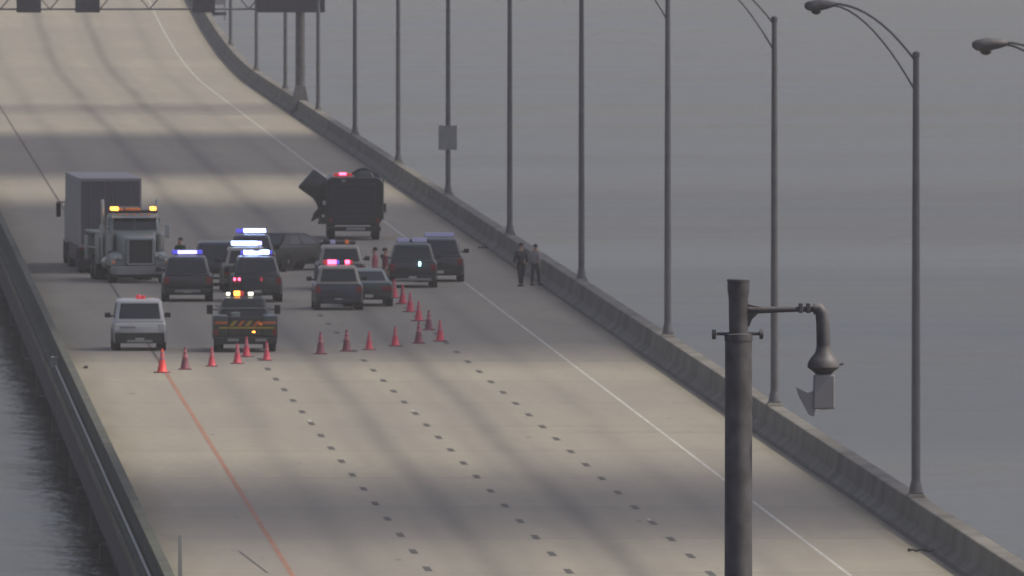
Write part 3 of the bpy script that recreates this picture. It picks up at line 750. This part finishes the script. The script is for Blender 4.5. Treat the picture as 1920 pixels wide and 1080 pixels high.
# ---- heavy wrecker, nose to the camera (built facing -y)
def wrecker(loc, rz):
    r = empty('heavy_wrecker', loc, rz, label='pale tow truck facing the camera with two amber roof lights', cat='tow truck')
    part('frame_rail', 'black', r, lambda b: box(b, -.50, -.36, .1, 9.0, .62, .90)); part('frame_rail', 'black', r, lambda b: box(b, .36, .50, .1, 9.0, .62, .90))
    part('hood', 'wrecker_paint', r, lambda b: loft(b, [rrect(-a, a, .72, z1, .14, lambda p, q, y=y: (p, y, q)) for y, a, z1 in ((.12, .60, 1.82), (.25, .64, 1.88), (1.9, .86, 2.06))]), 35)
    part('grille_surround', 'chrome', r, lambda b: (box(b, -.56, .56, .02, .14, 1.76, 1.86, .02), box(b, -.56, -.48, .02, .14, .82, 1.755, .01), box(b, .48, .56, .02, .14, .82, 1.755, .01), box(b, -.56, .56, .02, .14, .74, .815, .01)))
    part('grille', 'black', r, lambda b: box(b, -.475, .475, .06, .10, .82, 1.755))
    for i in range(9):
        x = -.42 + i * .105
        part('grille_bar', 'rim', r, lambda b: box(b, x - .008, x + .008, .035, .058, .83, 1.75))
    part('bumper', 'bumper', r, lambda b: loft(b, [rrect(-a, a, .36, .70, .06, lambda p, q, y=y: (p, y, q)) for y, a in ((-.28, 1.05), (-.20, 1.22), (-.02, 1.24))]), 35)
    part('skirt', 'black', r, lambda b: box(b, -1.1, 1.1, -.12, .1, .22, .355, .02))
    for s in (-1, 1):
        def fend(b):
            loft(b, [[(s * x, y, z) for x, z in ((.62, .72), (.62, 1.2 + dz * .5), (1.0, 1.18 + dz), (1.20, 1.02 + dz), (1.22, .72))] for y, dz in ((.16, -.22), (.35, -.04), (.8, .10), (1.5, .08), (1.95, -.05))])
        part('fender', 'wrecker_paint', r, fend, 40)
        hl = part('headlamp', 'chrome', r, lambda b: lathe(b, [(.10, 0), (.13, .04), (.13, .10), (.06, .2)], 16), 40)
        hl.rotation_euler = (rad(-90), 0, 0); hl.location = (s * .84, .10, 1.08)
        part('lens', 'headlamp', hl, lambda b: lathe(b, [(.10, -.02), (.10, 0)], 16))
        part('headlamp', 'headlamp', r, lambda b: box(b, min(s * .95, s * 1.14), max(s * .95, s * 1.14), .10, .155, 1.0, 1.14, .01))
        part('turn_lamp', 'amber_dim', r, lambda b: box(b, s * 1.10 - .05, s * 1.10 + .05, .14, .22, .82, .90, .01))
        part('exhaust_stack', 'chrome', r, lambda b: path(b, [(s * 1.12, 3.75, 1.0), (s * 1.12, 3.75, 3.05), (s * 1.14, 3.80, 3.35)], .075, 12), 40)
        part('air_cleaner', 'chrome', r, lambda b: lathe(b, [(.10, 1.25), (.17, 1.3), (.17, 1.95), (.08, 2.0)], 16, c=(s * 1.02, 1.72, 0)), 40)
        part('mirror', 'chrome', r, lambda b: (box(b, s * 1.36 - .09, s * 1.36 + .09, 2.1, 2.16, 1.80, 2.35, .02), box(b, min(s * 1.05, s * 1.30), max(s * 1.05, s * 1.30), 2.11, 2.15, 2.28, 2.31)))
        part('door', 'wrecker_paint', r, lambda b: box(b, min(s * 1.062, s * 1.085), max(s * 1.062, s * 1.085), 2.25, 3.2, 1.0, 2.05, .008))
        part('side_window', 'glass', r, lambda b: box(b, min(s * 1.03, s * 1.068), max(s * 1.03, s * 1.068), 2.3, 3.15, 2.12, 2.62, .004))
        part('fuel_tank', 'chrome', r, lambda b: tube(b, (s * .92, 2.3, .78), (s * .92, 3.6, .78), .30, n=18), 40)
        part('tool_box', 'wrecker_paint', r, lambda b: box(b, min(s * .52, s * 1.26), max(s * .52, s * 1.26), 3.95, 5.3, .70, 1.92, .03), 35)
        part('tool_box', 'wrecker_paint', r, lambda b: box(b, min(s * .52, s * 1.26), max(s * .52, s * 1.26), 7.9, 9.0, .80, 1.80, .03), 35)
        part('mud_guard', 'chrome', r, lambda b: box(b, min(s * .66, s * 1.25), max(s * .66, s * 1.25), 5.35, 7.85, 1.30, 1.36, .02))
        wheel_parts(r, s * 1.03, 1.0, .52, .30, s)
        for yy in (6.0, 7.25):
            wheel_parts(r, s * 1.03, yy, .52, .30, s); wheel_parts(r, s * .70, yy, .52, .30, s)
    part('cab', 'wrecker_paint', r, lambda b: loft(b, [rrect(-w, w, ya, yb, .14, lambda p, q, z=z: (p, q, z)) for z, ya, yb, w in ((.95, 1.92, 3.6, 1.06), (2.05, 1.92, 3.6, 1.06), (2.68, 2.14, 3.6, 1.0), (2.80, 2.25, 3.55, .92))]), 35)
    for s in (-1, 1):
        part('windscreen', 'glass', r, lambda b: quadpanel(b, (s * .03, 1.925, 2.13), (s * .90, 1.955, 2.13), (s * .86, 2.115, 2.62), (s * .03, 2.10, 2.62), .012))
    part('sun_visor', 'silver_paint', r, lambda b: hexa(b, (-.98, .98, 1.86, 2.12, 2.63), (-.94, .94, 2.05, 2.16, 2.72), .01))
    lb = part('light_bar', 'black', r, lambda b: box(b, -1.0, 1.0, 2.5, 2.8, 2.82, 2.95, .03), 40)
    for x0, x1, m_ in ((-.92, -.62, 'amber_lit'), (.72, .94, 'amber_lit'), (-.60, -.40, 'amber_dim'), (-.3, .3, 'amber_dim')):
        part('lamp', m_, lb, lambda b: box(b, x0, x1, 2.47, 2.83, 2.93, 3.03 if m_ == 'amber_dim' else 3.08, .02))
    for i in range(5):
        x = -.6 + i * .3
        part('marker_lamp', 'amber_dim', r, lambda b: box(b, x - .05, x + .05, 2.17, 2.24, 2.75, 2.80, .01))
    part('bed', 'wrecker_paint', r, lambda b: box(b, -1.24, 1.24, 3.95, 9.0, 1.93, 2.02, .02))
    part('boom', 'wrecker_paint', r, lambda b: hexa(b, (-.28, .28, 5.0, 9.1, 2.03), (-.22, .22, 4.6, 9.3, 2.55), .03), 35)
    part('mast', 'wrecker_paint', r, lambda b: (box(b, -.42, -.30, 4.1, 4.6, 2.03, 2.95, .02), box(b, .30, .42, 4.1, 4.6, 2.03, 2.95, .02), box(b, -.42, .42, 4.15, 4.5, 2.955, 3.05, .02)))
    return r
p = at(264, 531)
wr_loc = Vector((p.x, p.y + .05, 0))
wrecker(wr_loc, rad(6.0))

# ---- box trailer with its tractor beyond, rear doors to the camera
def semi(loc, rz):
    r = empty('box_trailer_truck', loc, rz, label='long box trailer truck seen from behind, taller than the tow truck in front of it', cat='semi truck')
    part('box', 'trailer_white', r, lambda b: box(b, -1.30, 1.30, .04, 14.2, 1.12, 3.98, .02))
    part('door_leaf', 'trailer_door', r, lambda b: box(b, -1.22, -.008, -.02, .036, 1.22, 3.86, .006)); part('door_leaf', 'trailer_door', r, lambda b: box(b, .008, 1.22, -.02, .036, 1.22, 3.86, .006))
    part('door_frame', 'trailer_white', r, lambda b: (box(b, -1.30, -1.225, -.03, .036, 1.12, 3.98), box(b, 1.225, 1.30, -.03, .036, 1.12, 3.98), box(b, -1.222, 1.222, -.03, .036, 3.865, 3.98), box(b, -1.222, 1.222, -.03, .036, 1.12, 1.215)))
    for x in (-.85, -.25, .25, .85):
        part('lock_rod', 'rim', r, lambda b: tube(b, (x, -.045, 1.2), (x, -.045, 3.88), .018, n=8), 40)
    for s in (-1, 1):
        part('tail_lamp', 'tail', r, lambda b: box(b, s * 1.12 - .12, s * 1.12 + .12, -.05, -.032, 1.02, 1.10))
        part('guard_post', 'purple', r, lambda b: box(b, s * .6 - .05, s * .6 + .05, .04, .14, .55, 1.115))
        part('mud_flap', 'black', r, lambda b: box(b, s * .95 - .32, s * .95 + .32, .62, .64, .22, 1.0))
        for yy in (1.35, 2.6):
            wheel_parts(r, s * 1.12, yy, .52, .28, s); wheel_parts(r, s * .78, yy, .52, .28, s)
        wheel_parts(r, s * 1.05, 18.4, .52, .30, s)
        for yy in (12.6, 13.9): wheel_parts(r, s * 1.05, yy, .52, .30, s)
        part('side_skirt', 'purple', r, lambda b: box(b, s * 1.25 - .02, s * 1.25 + .02, 3.6, 11.0, .45, 1.115, .005))
        part('mirror', 'black', r, lambda b: (box(b, s * 1.46 - .10, s * 1.46 + .10, 17.3, 17.38, 2.0, 2.6, .03), box(b, min(s * 1.1, s * 1.55), max(s * 1.1, s * 1.44), 17.32, 17.36, 2.61, 2.65)))
    part('rear_guard', 'purple', r, lambda b: box(b, -1.18, 1.18, .0, .10, .50, .60, .01))
    part('bogie', 'purple', r, lambda b: box(b, -.55, .55, .5, 3.5, .70, 1.115, .02))
    part('cab', 'trailer_white', r, lambda b: loft(b, [rrect(-w, w, ya, yb, .16, lambda p, q, z=z: (p, q, z)) for z, ya, yb, w in ((.95, 14.9, 17.6, 1.2), (2.4, 14.9, 17.6, 1.2), (3.5, 14.9, 16.9, 1.15), (3.65, 15.0, 16.6, 1.05))]), 35)
    part('hood', 'trailer_white', r, lambda b: hexa(b, (-.9, .9, 17.6, 19.2, .7), (-.75, .75, 17.6, 19.0, 1.9), .08), 35)
    part('chassis', 'black', r, lambda b: box(b, -.5, .5, 11.6, 19.1, .6, .94))
    part('windscreen', 'glass', r, lambda b: quadpanel(b, (-1.0, 17.61, 2.42), (1.0, 17.61, 2.42), (.95, 17.0, 3.35), (-.95, 17.0, 3.35), .012))
    return r
p = at(207, 513); semi((p.x, p.y, 0), rad(1.6))

# ---- dark rescue / fire truck
def rescue(loc, rz):
    r = empty('rescue_truck', loc, rz, label='tall dark emergency truck with red roof beacon and raised hatch, farthest vehicle on the road', cat='fire truck')
    def bodyf(b):
        loft(b, [rrect(-1.26, 1.27, z0, z1, rr, lambda p, q, y=y: (p, y, q), 5) for y, z0, z1, rr in ((0, .75, 2.78, .30), (.08, .68, 2.84, .32), (6.6, .68, 2.84, .32), (6.7, .75, 2.78, .30))])
    part('body', 'dark_paint', r, bodyf, 35)
    part('roof_locker', 'green_paint', r, lambda b: loft(b, [rrect(x0, x1, y0_, y1_, .1, lambda p, q, z=z: (p, q, z)) for z, x0, x1, y0_, y1_ in ((2.842, -.02, .92, .1, 3.2), (3.02, .06, .84, .15, 3.1), (3.12, .2, .70, .25, 3.0))]), 40)
    part('hose_reel', 'green_paint', r, lambda b: lathe(b, [(.22, .92), (.22, 1.20)], 16, 'x', (0, .6, 2.66)), 40)
    part('rear_door', 'navy_paint', r, lambda b: box(b, -.95, .95, -.03, -.002, 1.0, 2.55, .01))
    for i in range(6):
        z = 1.12 + i * .23
        part('door_slat', 'dark_paint', r, lambda b: box(b, -.9, .9, -.05, -.032, z, z + .20, .006))
    part('panel_light', 'signback', r, lambda b: box(b, -.55, -.38, -.05, -.03, 2.62, 2.72, .01))
    bc = part('beacon', 'red_dim', r, lambda b: box(b, -.92, -.08, .15, .45, 2.86, 3.0, .04), 40)
    part('lamp', 'red_lit', bc, lambda b: box(b, -.66, -.34, .12, .48, 2.92, 3.02, .03))
    part('tailboard', 'black', r, lambda b: box(b, -1.15, 1.2, -.30, .1, .42, .62, .02))
    part('step_plate', 'bumper', r, lambda b: box(b, -.35, .50, -.33, -.302, .46, .58, .01), label='pale plate on the tailboard')
    # open hatch: tilted panel box held out on the left
    h = part('open_hatch', 'dark_paint', r, lambda b: hexa(b, (-.66, .62, -.16, .16, -.56), (-.56, .66, -.14, .14, .54), .09), 40); h.location = (-1.66, .5, 2.44); h.rotation_euler = (0, rad(36), 0)
    part('hatch_arm', 'black', r, lambda b: hexa(b, (-1.50, -1.05, .42, .58, 1.75), (-1.75, -1.05, .42, .58, 2.35), .03))
    part('side_locker', 'black', r, lambda b: hexa(b, (-1.50, -1.185, .2, 2.0, 1.05), (-1.42, -1.185, .2, 2.0, 1.72), .03))
    part('lower_flap', 'black', r, lambda b: quadpanel(b, (-1.45, .35, 1.62), (-1.80, .35, 1.20), (-1.92, .35, .82), (-1.35, .35, 1.12), .03))
    for z in (2.0, 2.3, 2.6):
        part('hatch_strut', 'black', r, lambda b: tube(b, (-1.20, .45, z - .2), (-1.62, .45, z), .035, n=8))
    part('bent_panel', 'black', r, lambda b: hexa(b, (-1.62, -1.20, .3, .5, 1.55), (-1.95, -1.22, .3, .5, 2.05), .05), 40)
    part('bent_panel', 'dark_paint', r, lambda b: hexa(b, (-1.62, -1.24, .25, .45, .72), (-1.48, -1.24, .25, .45, 1.5), .06), 40)
    part('roof_pack', 'black', r, lambda b: hexa(b, (.72, 1.22, .2, 1.4, 2.78), (.84, 1.10, .3, 1.3, 3.06), .06), 40)
    part('ladder_rail', 'galv', r, lambda b: tube(b, (1.31, .3, .9), (1.31, .3, 2.75), .03, n=8)); part('ladder_rail', 'galv', r, lambda b: tube(b, (1.31, .75, .9), (1.31, .75, 2.75), .03, n=8))
    part('stowed_hose', 'black', r, lambda b: path(b, [(-.1, .4, 2.95), (.2, .3, 3.12), (.5, .45, 3.17), (.8, .3, 3.05), (1.1, .5, 2.9)], [.06, .09, .10, .09, .05], 8), 50)
    part('hanging_strap', 'black', r, lambda b: path(b, [(-1.5, .35, 2.1), (-1.62, .33, 1.7), (-1.5, .33, 1.3), (-1.72, .33, .95)], [.05, .09, .06, .03], 6), 50)
    part('side_lamp', 'headlamp', r, lambda b: box(b, -1.44, -1.30, .1, .16, 1.02, 1.16, .02))
    part('side_lamp', 'headlamp', r, lambda b: box(b, -1.40, -1.26, .1, .16, 1.58, 1.78, .02))
    part('tail_lamp', 'tail', r, lambda b: box(b, .98, 1.14, -.03, .0, .80, 1.0, .01)); part('tail_lamp', 'tail', r, lambda b: box(b, -1.10, -.98, -.03, .0, .80, 1.0, .01))
    part('mirror_arm', 'black', r, lambda b: (box(b, 1.24, 1.46, 7.4, 7.45, 1.45, 1.49), box(b, 1.38, 1.55, 7.38, 7.46, 1.10, 1.50, .02)))
    part('cab', 'dark_paint', r, lambda b: loft(b, [rrect(-w, w, ya, yb, .16, lambda p, q, z=z: (p, q, z)) for z, ya, yb, w in ((.6, 6.75, 8.6, 1.2), (1.6, 6.75, 8.65, 1.2), (2.5, 6.75, 8.4, 1.15), (2.62, 6.85, 8.2, 1.0))]), 35)
    part('windscreen', 'glass', r, lambda b: quadpanel(b, (-1.0, 8.66, 1.65), (1.0, 8.66, 1.65), (.98, 8.44, 2.4), (-.98, 8.44, 2.4), .012))
    for s in (-1, 1):
        wheel_parts(r, s * 1.0, 1.9, .50, .34, s); wheel_parts(r, s * 1.0, 7.6, .50, .30, s)
    return r
p = at(664, 451); rescue((p.x, p.y + .3, 0), rad(-.8))

# ------------------------------------------------------------------ traffic cones
def cone_proto():
    r = empty('traffic_cone')
    part('base', 'cone_dark', r, lambda b: (box(b, -.23, .23, -.23, .23, 0.0, .045, .012),))
    part('cone_body', 'cone_red', r, lambda b: lathe(b, [(.185, .046), (.16, .07), (.095, .45), (.035, .84), (.030, .865), (.012, .868)], 18), 40)
    part('collar', 'cone_band', r, lambda b: lathe(b, [(.0965, .462), (.0778, .60)], 18), 40)
    part('collar', 'cone_band', r, lambda b: lathe(b, [(.0692, .66), (.0550, .75)], 18), 40)
    return r
cp0 = cone_proto()
cones = [
 (304, 702, 'brightest red cone, leftmost of the front row, at the head of the orange edge line', 'cone_hot', 1.05),
 (347, 696, 'slim dark red cone, second from the left of the front row', 'cone_dark', 1.0),
 (397, 690, 'red cone in front of the left corner of the service truck', None, .85),
 (445, 685, 'red cone in front of the middle of the service truck', None, .9),
 (462, 672, 'red cone set back close against the service truck bumper', None, .9),
 (500, 679, 'red cone in front of the right corner of the service truck', None, .85),
 (601, 667, 'dark red cone alone just right of the gap, left end of the right row', 'cone_dark', 1.0),
 (650, 662, 'dusky cone second from the left in the right row', 'cone_dark', 1.0),
 (692, 659, 'magenta red cone third from the left in the right row', None, .85),
 (741, 652, 'red cone fourth from the left in the right row', None, .9),
 (785, 647, 'dark cone fifth in the right row, just left of its corner', 'cone_dark', 1.0),
 (825, 643, 'bright wide red cone at the right corner where the two rows meet', None, .98),
 (804, 622, 'first cone of the receding row behind the corner cone', 'cone_dark', .95),
 (785, 605, 'second cone of the receding row counted from the corner', None, .95),
 (769, 588, 'third cone of the receding row counted from the corner', None, .95),
 (755, 573, 'fourth cone of the receding row counted from the corner', None, .95),
 (739, 562, 'farthest cone of the receding row, beside the silver-roofed sedan', None, .95)]
for i, (px, py, lb_, mm, sc) in enumerate(cones):
    o = cp0 if i == 0 else copy_tree(cp0)
    q = at(px, py - 3); o.location = (q.x, q.y, 0); o.rotation_euler = (0, 0, random.uniform(-.6, .6)); o.scale = (sc, sc, sc * .92)
    tag(o, lb_, 'traffic cone', 'traffic cones closing the road')
    o['_m'] = mm or ''
bpy.context.view_layer.update()
for o in [x for x in bpy.data.objects if '_m' in x]:
    mm = o['_m']; del o['_m']
    if mm:
        for ch in kids(o):
            if ch.name.startswith('cone_body'):
                ch.data = ch.data.copy(); ch.data.materials[0] = M[mm]

# ------------------------------------------------------------------ people
def skinned(name, pts, edges, radii, material, parent, root=0, lv=2):
    me = bpy.data.meshes.new(name); me.from_pydata([Vector(p) for p in pts], edges, [])
    me.materials.append(M[material])
    o = bpy.data.objects.new(name, me); COL.objects.link(o)
    if parent is not None: o.parent = parent
    sk_ = o.modifiers.new('skin', 'SKIN'); sk_.use_smooth_shade = True
    for i, v_ in enumerate(me.skin_vertices[0].data):
        rr = radii[i]; v_.radius = rr if isinstance(rr, tuple) else (rr, rr); v_.use_root = (i == root)
    sb = o.modifiers.new('sub', 'SUBSURF'); sb.levels = lv; sb.render_levels = lv
    return o
def person(loc, rz, label, shirt, trousers, stride=.16, arm=.10, scale=1.0):
    r = empty('person', loc, rz, label=label, cat='person')
    r.scale = (scale,) * 3
    P_ = []; E = []; R_ = []
    def v_(p, rr, parent=None):
        P_.append(p); R_.append(rr)
        if parent is not None: E.append((parent, len(P_) - 1))
        return len(P_) - 1
    pel = v_((0, 0, .98), (.13, .10))
    sp = v_((0, 0, 1.18), (.125, .095), pel); ch = v_((0, .01, 1.36), (.15, .105), sp)
    nk = v_((0, .01, 1.50), .058, ch); hd = v_((0, .03, 1.60), (.075, .085), nk); tp = v_((0, .02, 1.69), (.070, .082), hd); v_((0, .02, 1.735), (.05, .06), tp)
    v_((0, .125, 1.635), .012, hd)      # nose
    hands = []
    for s in (-1, 1):
        hip = v_((s * .09, 0, .90), .09, pel)
        kn = v_((s * .10, s * stride * .55, .50), .06, hip); an = v_((s * .10, s * stride, .10), .042, kn)
        ft = v_((s * .11, s * stride + .10, .045), .04, an); v_((s * .115, s * stride + .18, .035), .032, ft)
        sh = v_((s * .17, 0, 1.42), .062, ch); el = v_((s * .24, -s * arm * .4, 1.14), .043, sh); wr = v_((s * .25, -s * arm + .06, .89), .028, el)
        pm = v_((s * .25, -s * arm + .08, .83), .034, wr)
        for k, (dy, ln) in enumerate(((-.028, .055), (-.010, .068), (.010, .063), (.026, .05))):
            f1 = v_((s * .252, -s * arm + .085 + dy, .795), .010, pm); v_((s * .243, -s * arm + .092 + dy, .795 - ln), .008, f1)
        v_((s * .235, -s * arm + .128, .80), .010, pm)
    skinned('body', P_, E, R_, 'skin', r, 0, 1)
    # clothing shells
    skinned('shirt', [(0, 0, .90), (0, 0, 1.18), (0, .01, 1.37), (0, .01, 1.46), (-.175, 0, 1.42), (-.245, arm * .4, 1.14), (-.25, arm * .8 + .03, .96), (.175, 0, 1.42), (.245, -arm * .4, 1.14), (.25, -arm * .8 + .03, .96)],
            [(0, 1), (1, 2), (2, 3), (2, 4), (4, 5), (5, 6), (2, 7), (7, 8), (8, 9)], [(.160, .125), (.155, .12), (.175, .13), .075, .080, .058, .048, .080, .058, .048], shirt, r, 1)
    skinned('trousers', [(0, 0, 1.06), (-.095, 0, .88), (-.10, -stride * .55, .50), (-.10, -stride, .09), (.095, 0, .88), (.10, stride * .55, .50), (.10, stride, .09)],
            [(0, 1), (1, 2), (2, 3), (0, 4), (4, 5), (5, 6)], [(.155, .12), .112, .080, .062, .112, .080, .062], trousers, r, 0)
    part('hair', 'hair', r, lambda b: lathe(b, [(.086, 1.655), (.098, 1.69), (.094, 1.73), (.074, 1.765), (.040, 1.785), (.01, 1.79)], 14, c=(0, -.012, 0)), 70)
    for s in (-1, 1):
        part('shoe', 'black', r, lambda b: box(b, s * .11 - .048, s * .11 + .048, s * stride - .08, s * stride + .20, .0, .085, .03), 50)
    return r
q = at(977, 537); person((q.x, q.y, 0), rad(20), 'person in dark clothes walking by the right parapet, the left of the pair', 'navy_cloth', 'navy_cloth', scale=1.0)
q = at(1004, 535); person((q.x, q.y, 0), rad(-30), 'person in a pale shirt and dark trousers beside the parapet, the right of the pair', 'pale_cloth', 'grey_cloth', arm=.2, scale=.95)
q = at(703, 548); person((q.x, q.y, 0), rad(100), 'person in a faded red shirt standing between the two police groups', 'pink_cloth', 'pink_cloth', .08, scale=1.02)
q = at(722, 549); person((q.x, q.y, 0), rad(-80), 'person in a dark red jacket beside the vehicle with the cyan lamp', 'maroon_cloth', 'navy_cloth', .08, scale=1.02)
q = at(338, 529); person((q.x, q.y, 0), rad(150), 'person in a dark green vest standing between the tow truck and the violet-lit vehicle', 'green_cloth', 'navy_cloth', .08, scale=1.03)

# ------------------------------------------------------------------ small things on the deck
q = at(338, 1085)
dl = empty('delineator_post', (q.x, q.y, 0), label='slender grey delineator post on the left shoulder at the bottom of the view', cat='post')
part('post', 'conduit', dl, lambda b: hexa(b, (-.06, .06, -.02, .02, .05), (-.05, .05, -.015, .015, 1.15), .01))
part('foot', 'black', dl, lambda b: lathe(b, [(.13, 0), (.12, .03), (.07, .05)], 14), 40)
def debris(px, py, w, label):
    q = at(px, py)
    def f(b):
        pts = []
        for i in range(9):
            t = i / 8; pts.append((w * (t - .5), .5 * sin(t * 7) * w * .4, .05 + .05 * sin(t * 9 + w) ** 2))
        path(b, pts, [.02 + .035 * random.random() for _ in pts], 6)
    o = part('tyre_scrap', 'debris', None, f, 60); o.location = (q.x, q.y, 0)
    tag(o, label, 'debris')
debris(1735, 1037, .9, 'torn black tyre scrap on the right shoulder near the bottom of the view')
debris(905, 467, .35, 'small dark scrap on the shoulder right of the parked vehicles')
debris(575, 228, .8, 'dark scrap by the right parapet near the gantry column')
debris(160, 693, .12, 'tiny dark fleck on the left shoulder beyond the van')

# ------------------------------------------------------------------ broken cloud overhead (its shade falls on the road)
CZ = 620.0
off = SUN_DIR * (CZ / SUN_DIR.z)
def cloud(y0, y1, x0=-45, x1=95, seed=0, soft=6.0):
    bm = bmesh.new(); nx, ny = 26, max(8, int((y1 - y0) / 8) + 6)
    grid = []
    for i in range(nx + 1):
        col = []
        for j in range(ny + 1):
            u, v_ = i / nx, j / ny
            x = x0 + (x1 - x0) * u; y = y0 + (y1 - y0) * v_
            w = noise.noise(Vector((x * .02, seed * 7.3 + v_ * 3, 1.7)))
            w2 = noise.noise(Vector((x * .06, seed * 3.1 + v_ * 5, 8.2)))
            edge = abs(v_ - .5) * 2
            y += (w * soft * 2.2 + w2 * soft) * (edge ** 1.0)
            x += noise.noise(Vector((y * .03, seed, 4.4))) * 20 * abs(u - .5) * 2
            prof = max(0.0, (1 - edge ** 3)) * max(0.0, 1 - (abs(u - .5) * 2) ** 3)
            puff = .6 + .5 * noise.noise(Vector((x * .04, y * .04, seed + .5)))
            col.append((x, y, 22 * prof * puff))
        grid.append(col)
    up = [[bm.verts.new((x, y, h)) for x, y, h in c] for c in grid]
    dn = [[bm.verts.new((x, y, -h * .25 - .01)) for x, y, h in c] for c in grid]
    for i in range(nx):
        for j in range(ny):
            bm.faces.new((up[i][j], up[i + 1][j], up[i + 1][j + 1], up[i][j + 1]))
            bm.faces.new((dn[i][j], dn[i][j + 1], dn[i + 1][j + 1], dn[i + 1][j]))
    o = link_mesh('cloud', bm, 'cloud', None, 80); o.location = (off.x, off.y, CZ); o['kind'] = 'structure'
    return o
cloud(566, 626, seed=1, soft=9)
cloud(742, 1008, seed=2, soft=9)
cloud(1072, 1205, seed=3, soft=6)
cloud(1284, 1300, x0=-30, x1=62, seed=4, soft=5)

# ------------------------------------------------------------------ haze over the river
HT = 34.0
bm = bmesh.new(); box(bm, -7400, 9400, -2400, 14400, WZ - 27, HT)
hz = link_mesh('haze', bm, None); hz['kind'] = 'stuff'
hm = bpy.data.materials.new('haze'); hm.use_nodes = True
hm.node_tree.nodes.remove(hm.node_tree.nodes['Principled BSDF'])
pv = hm.node_tree.nodes.new('ShaderNodeVolumePrincipled')
pv.inputs['Color'].default_value = (.90, .90, .95, 1)
pv.inputs['Density'].default_value = .00010
hm.node_tree.links.new(pv.outputs[0], hm.node_tree.nodes['Material Output'].inputs['Volume'])
hz.data.materials.append(hm)
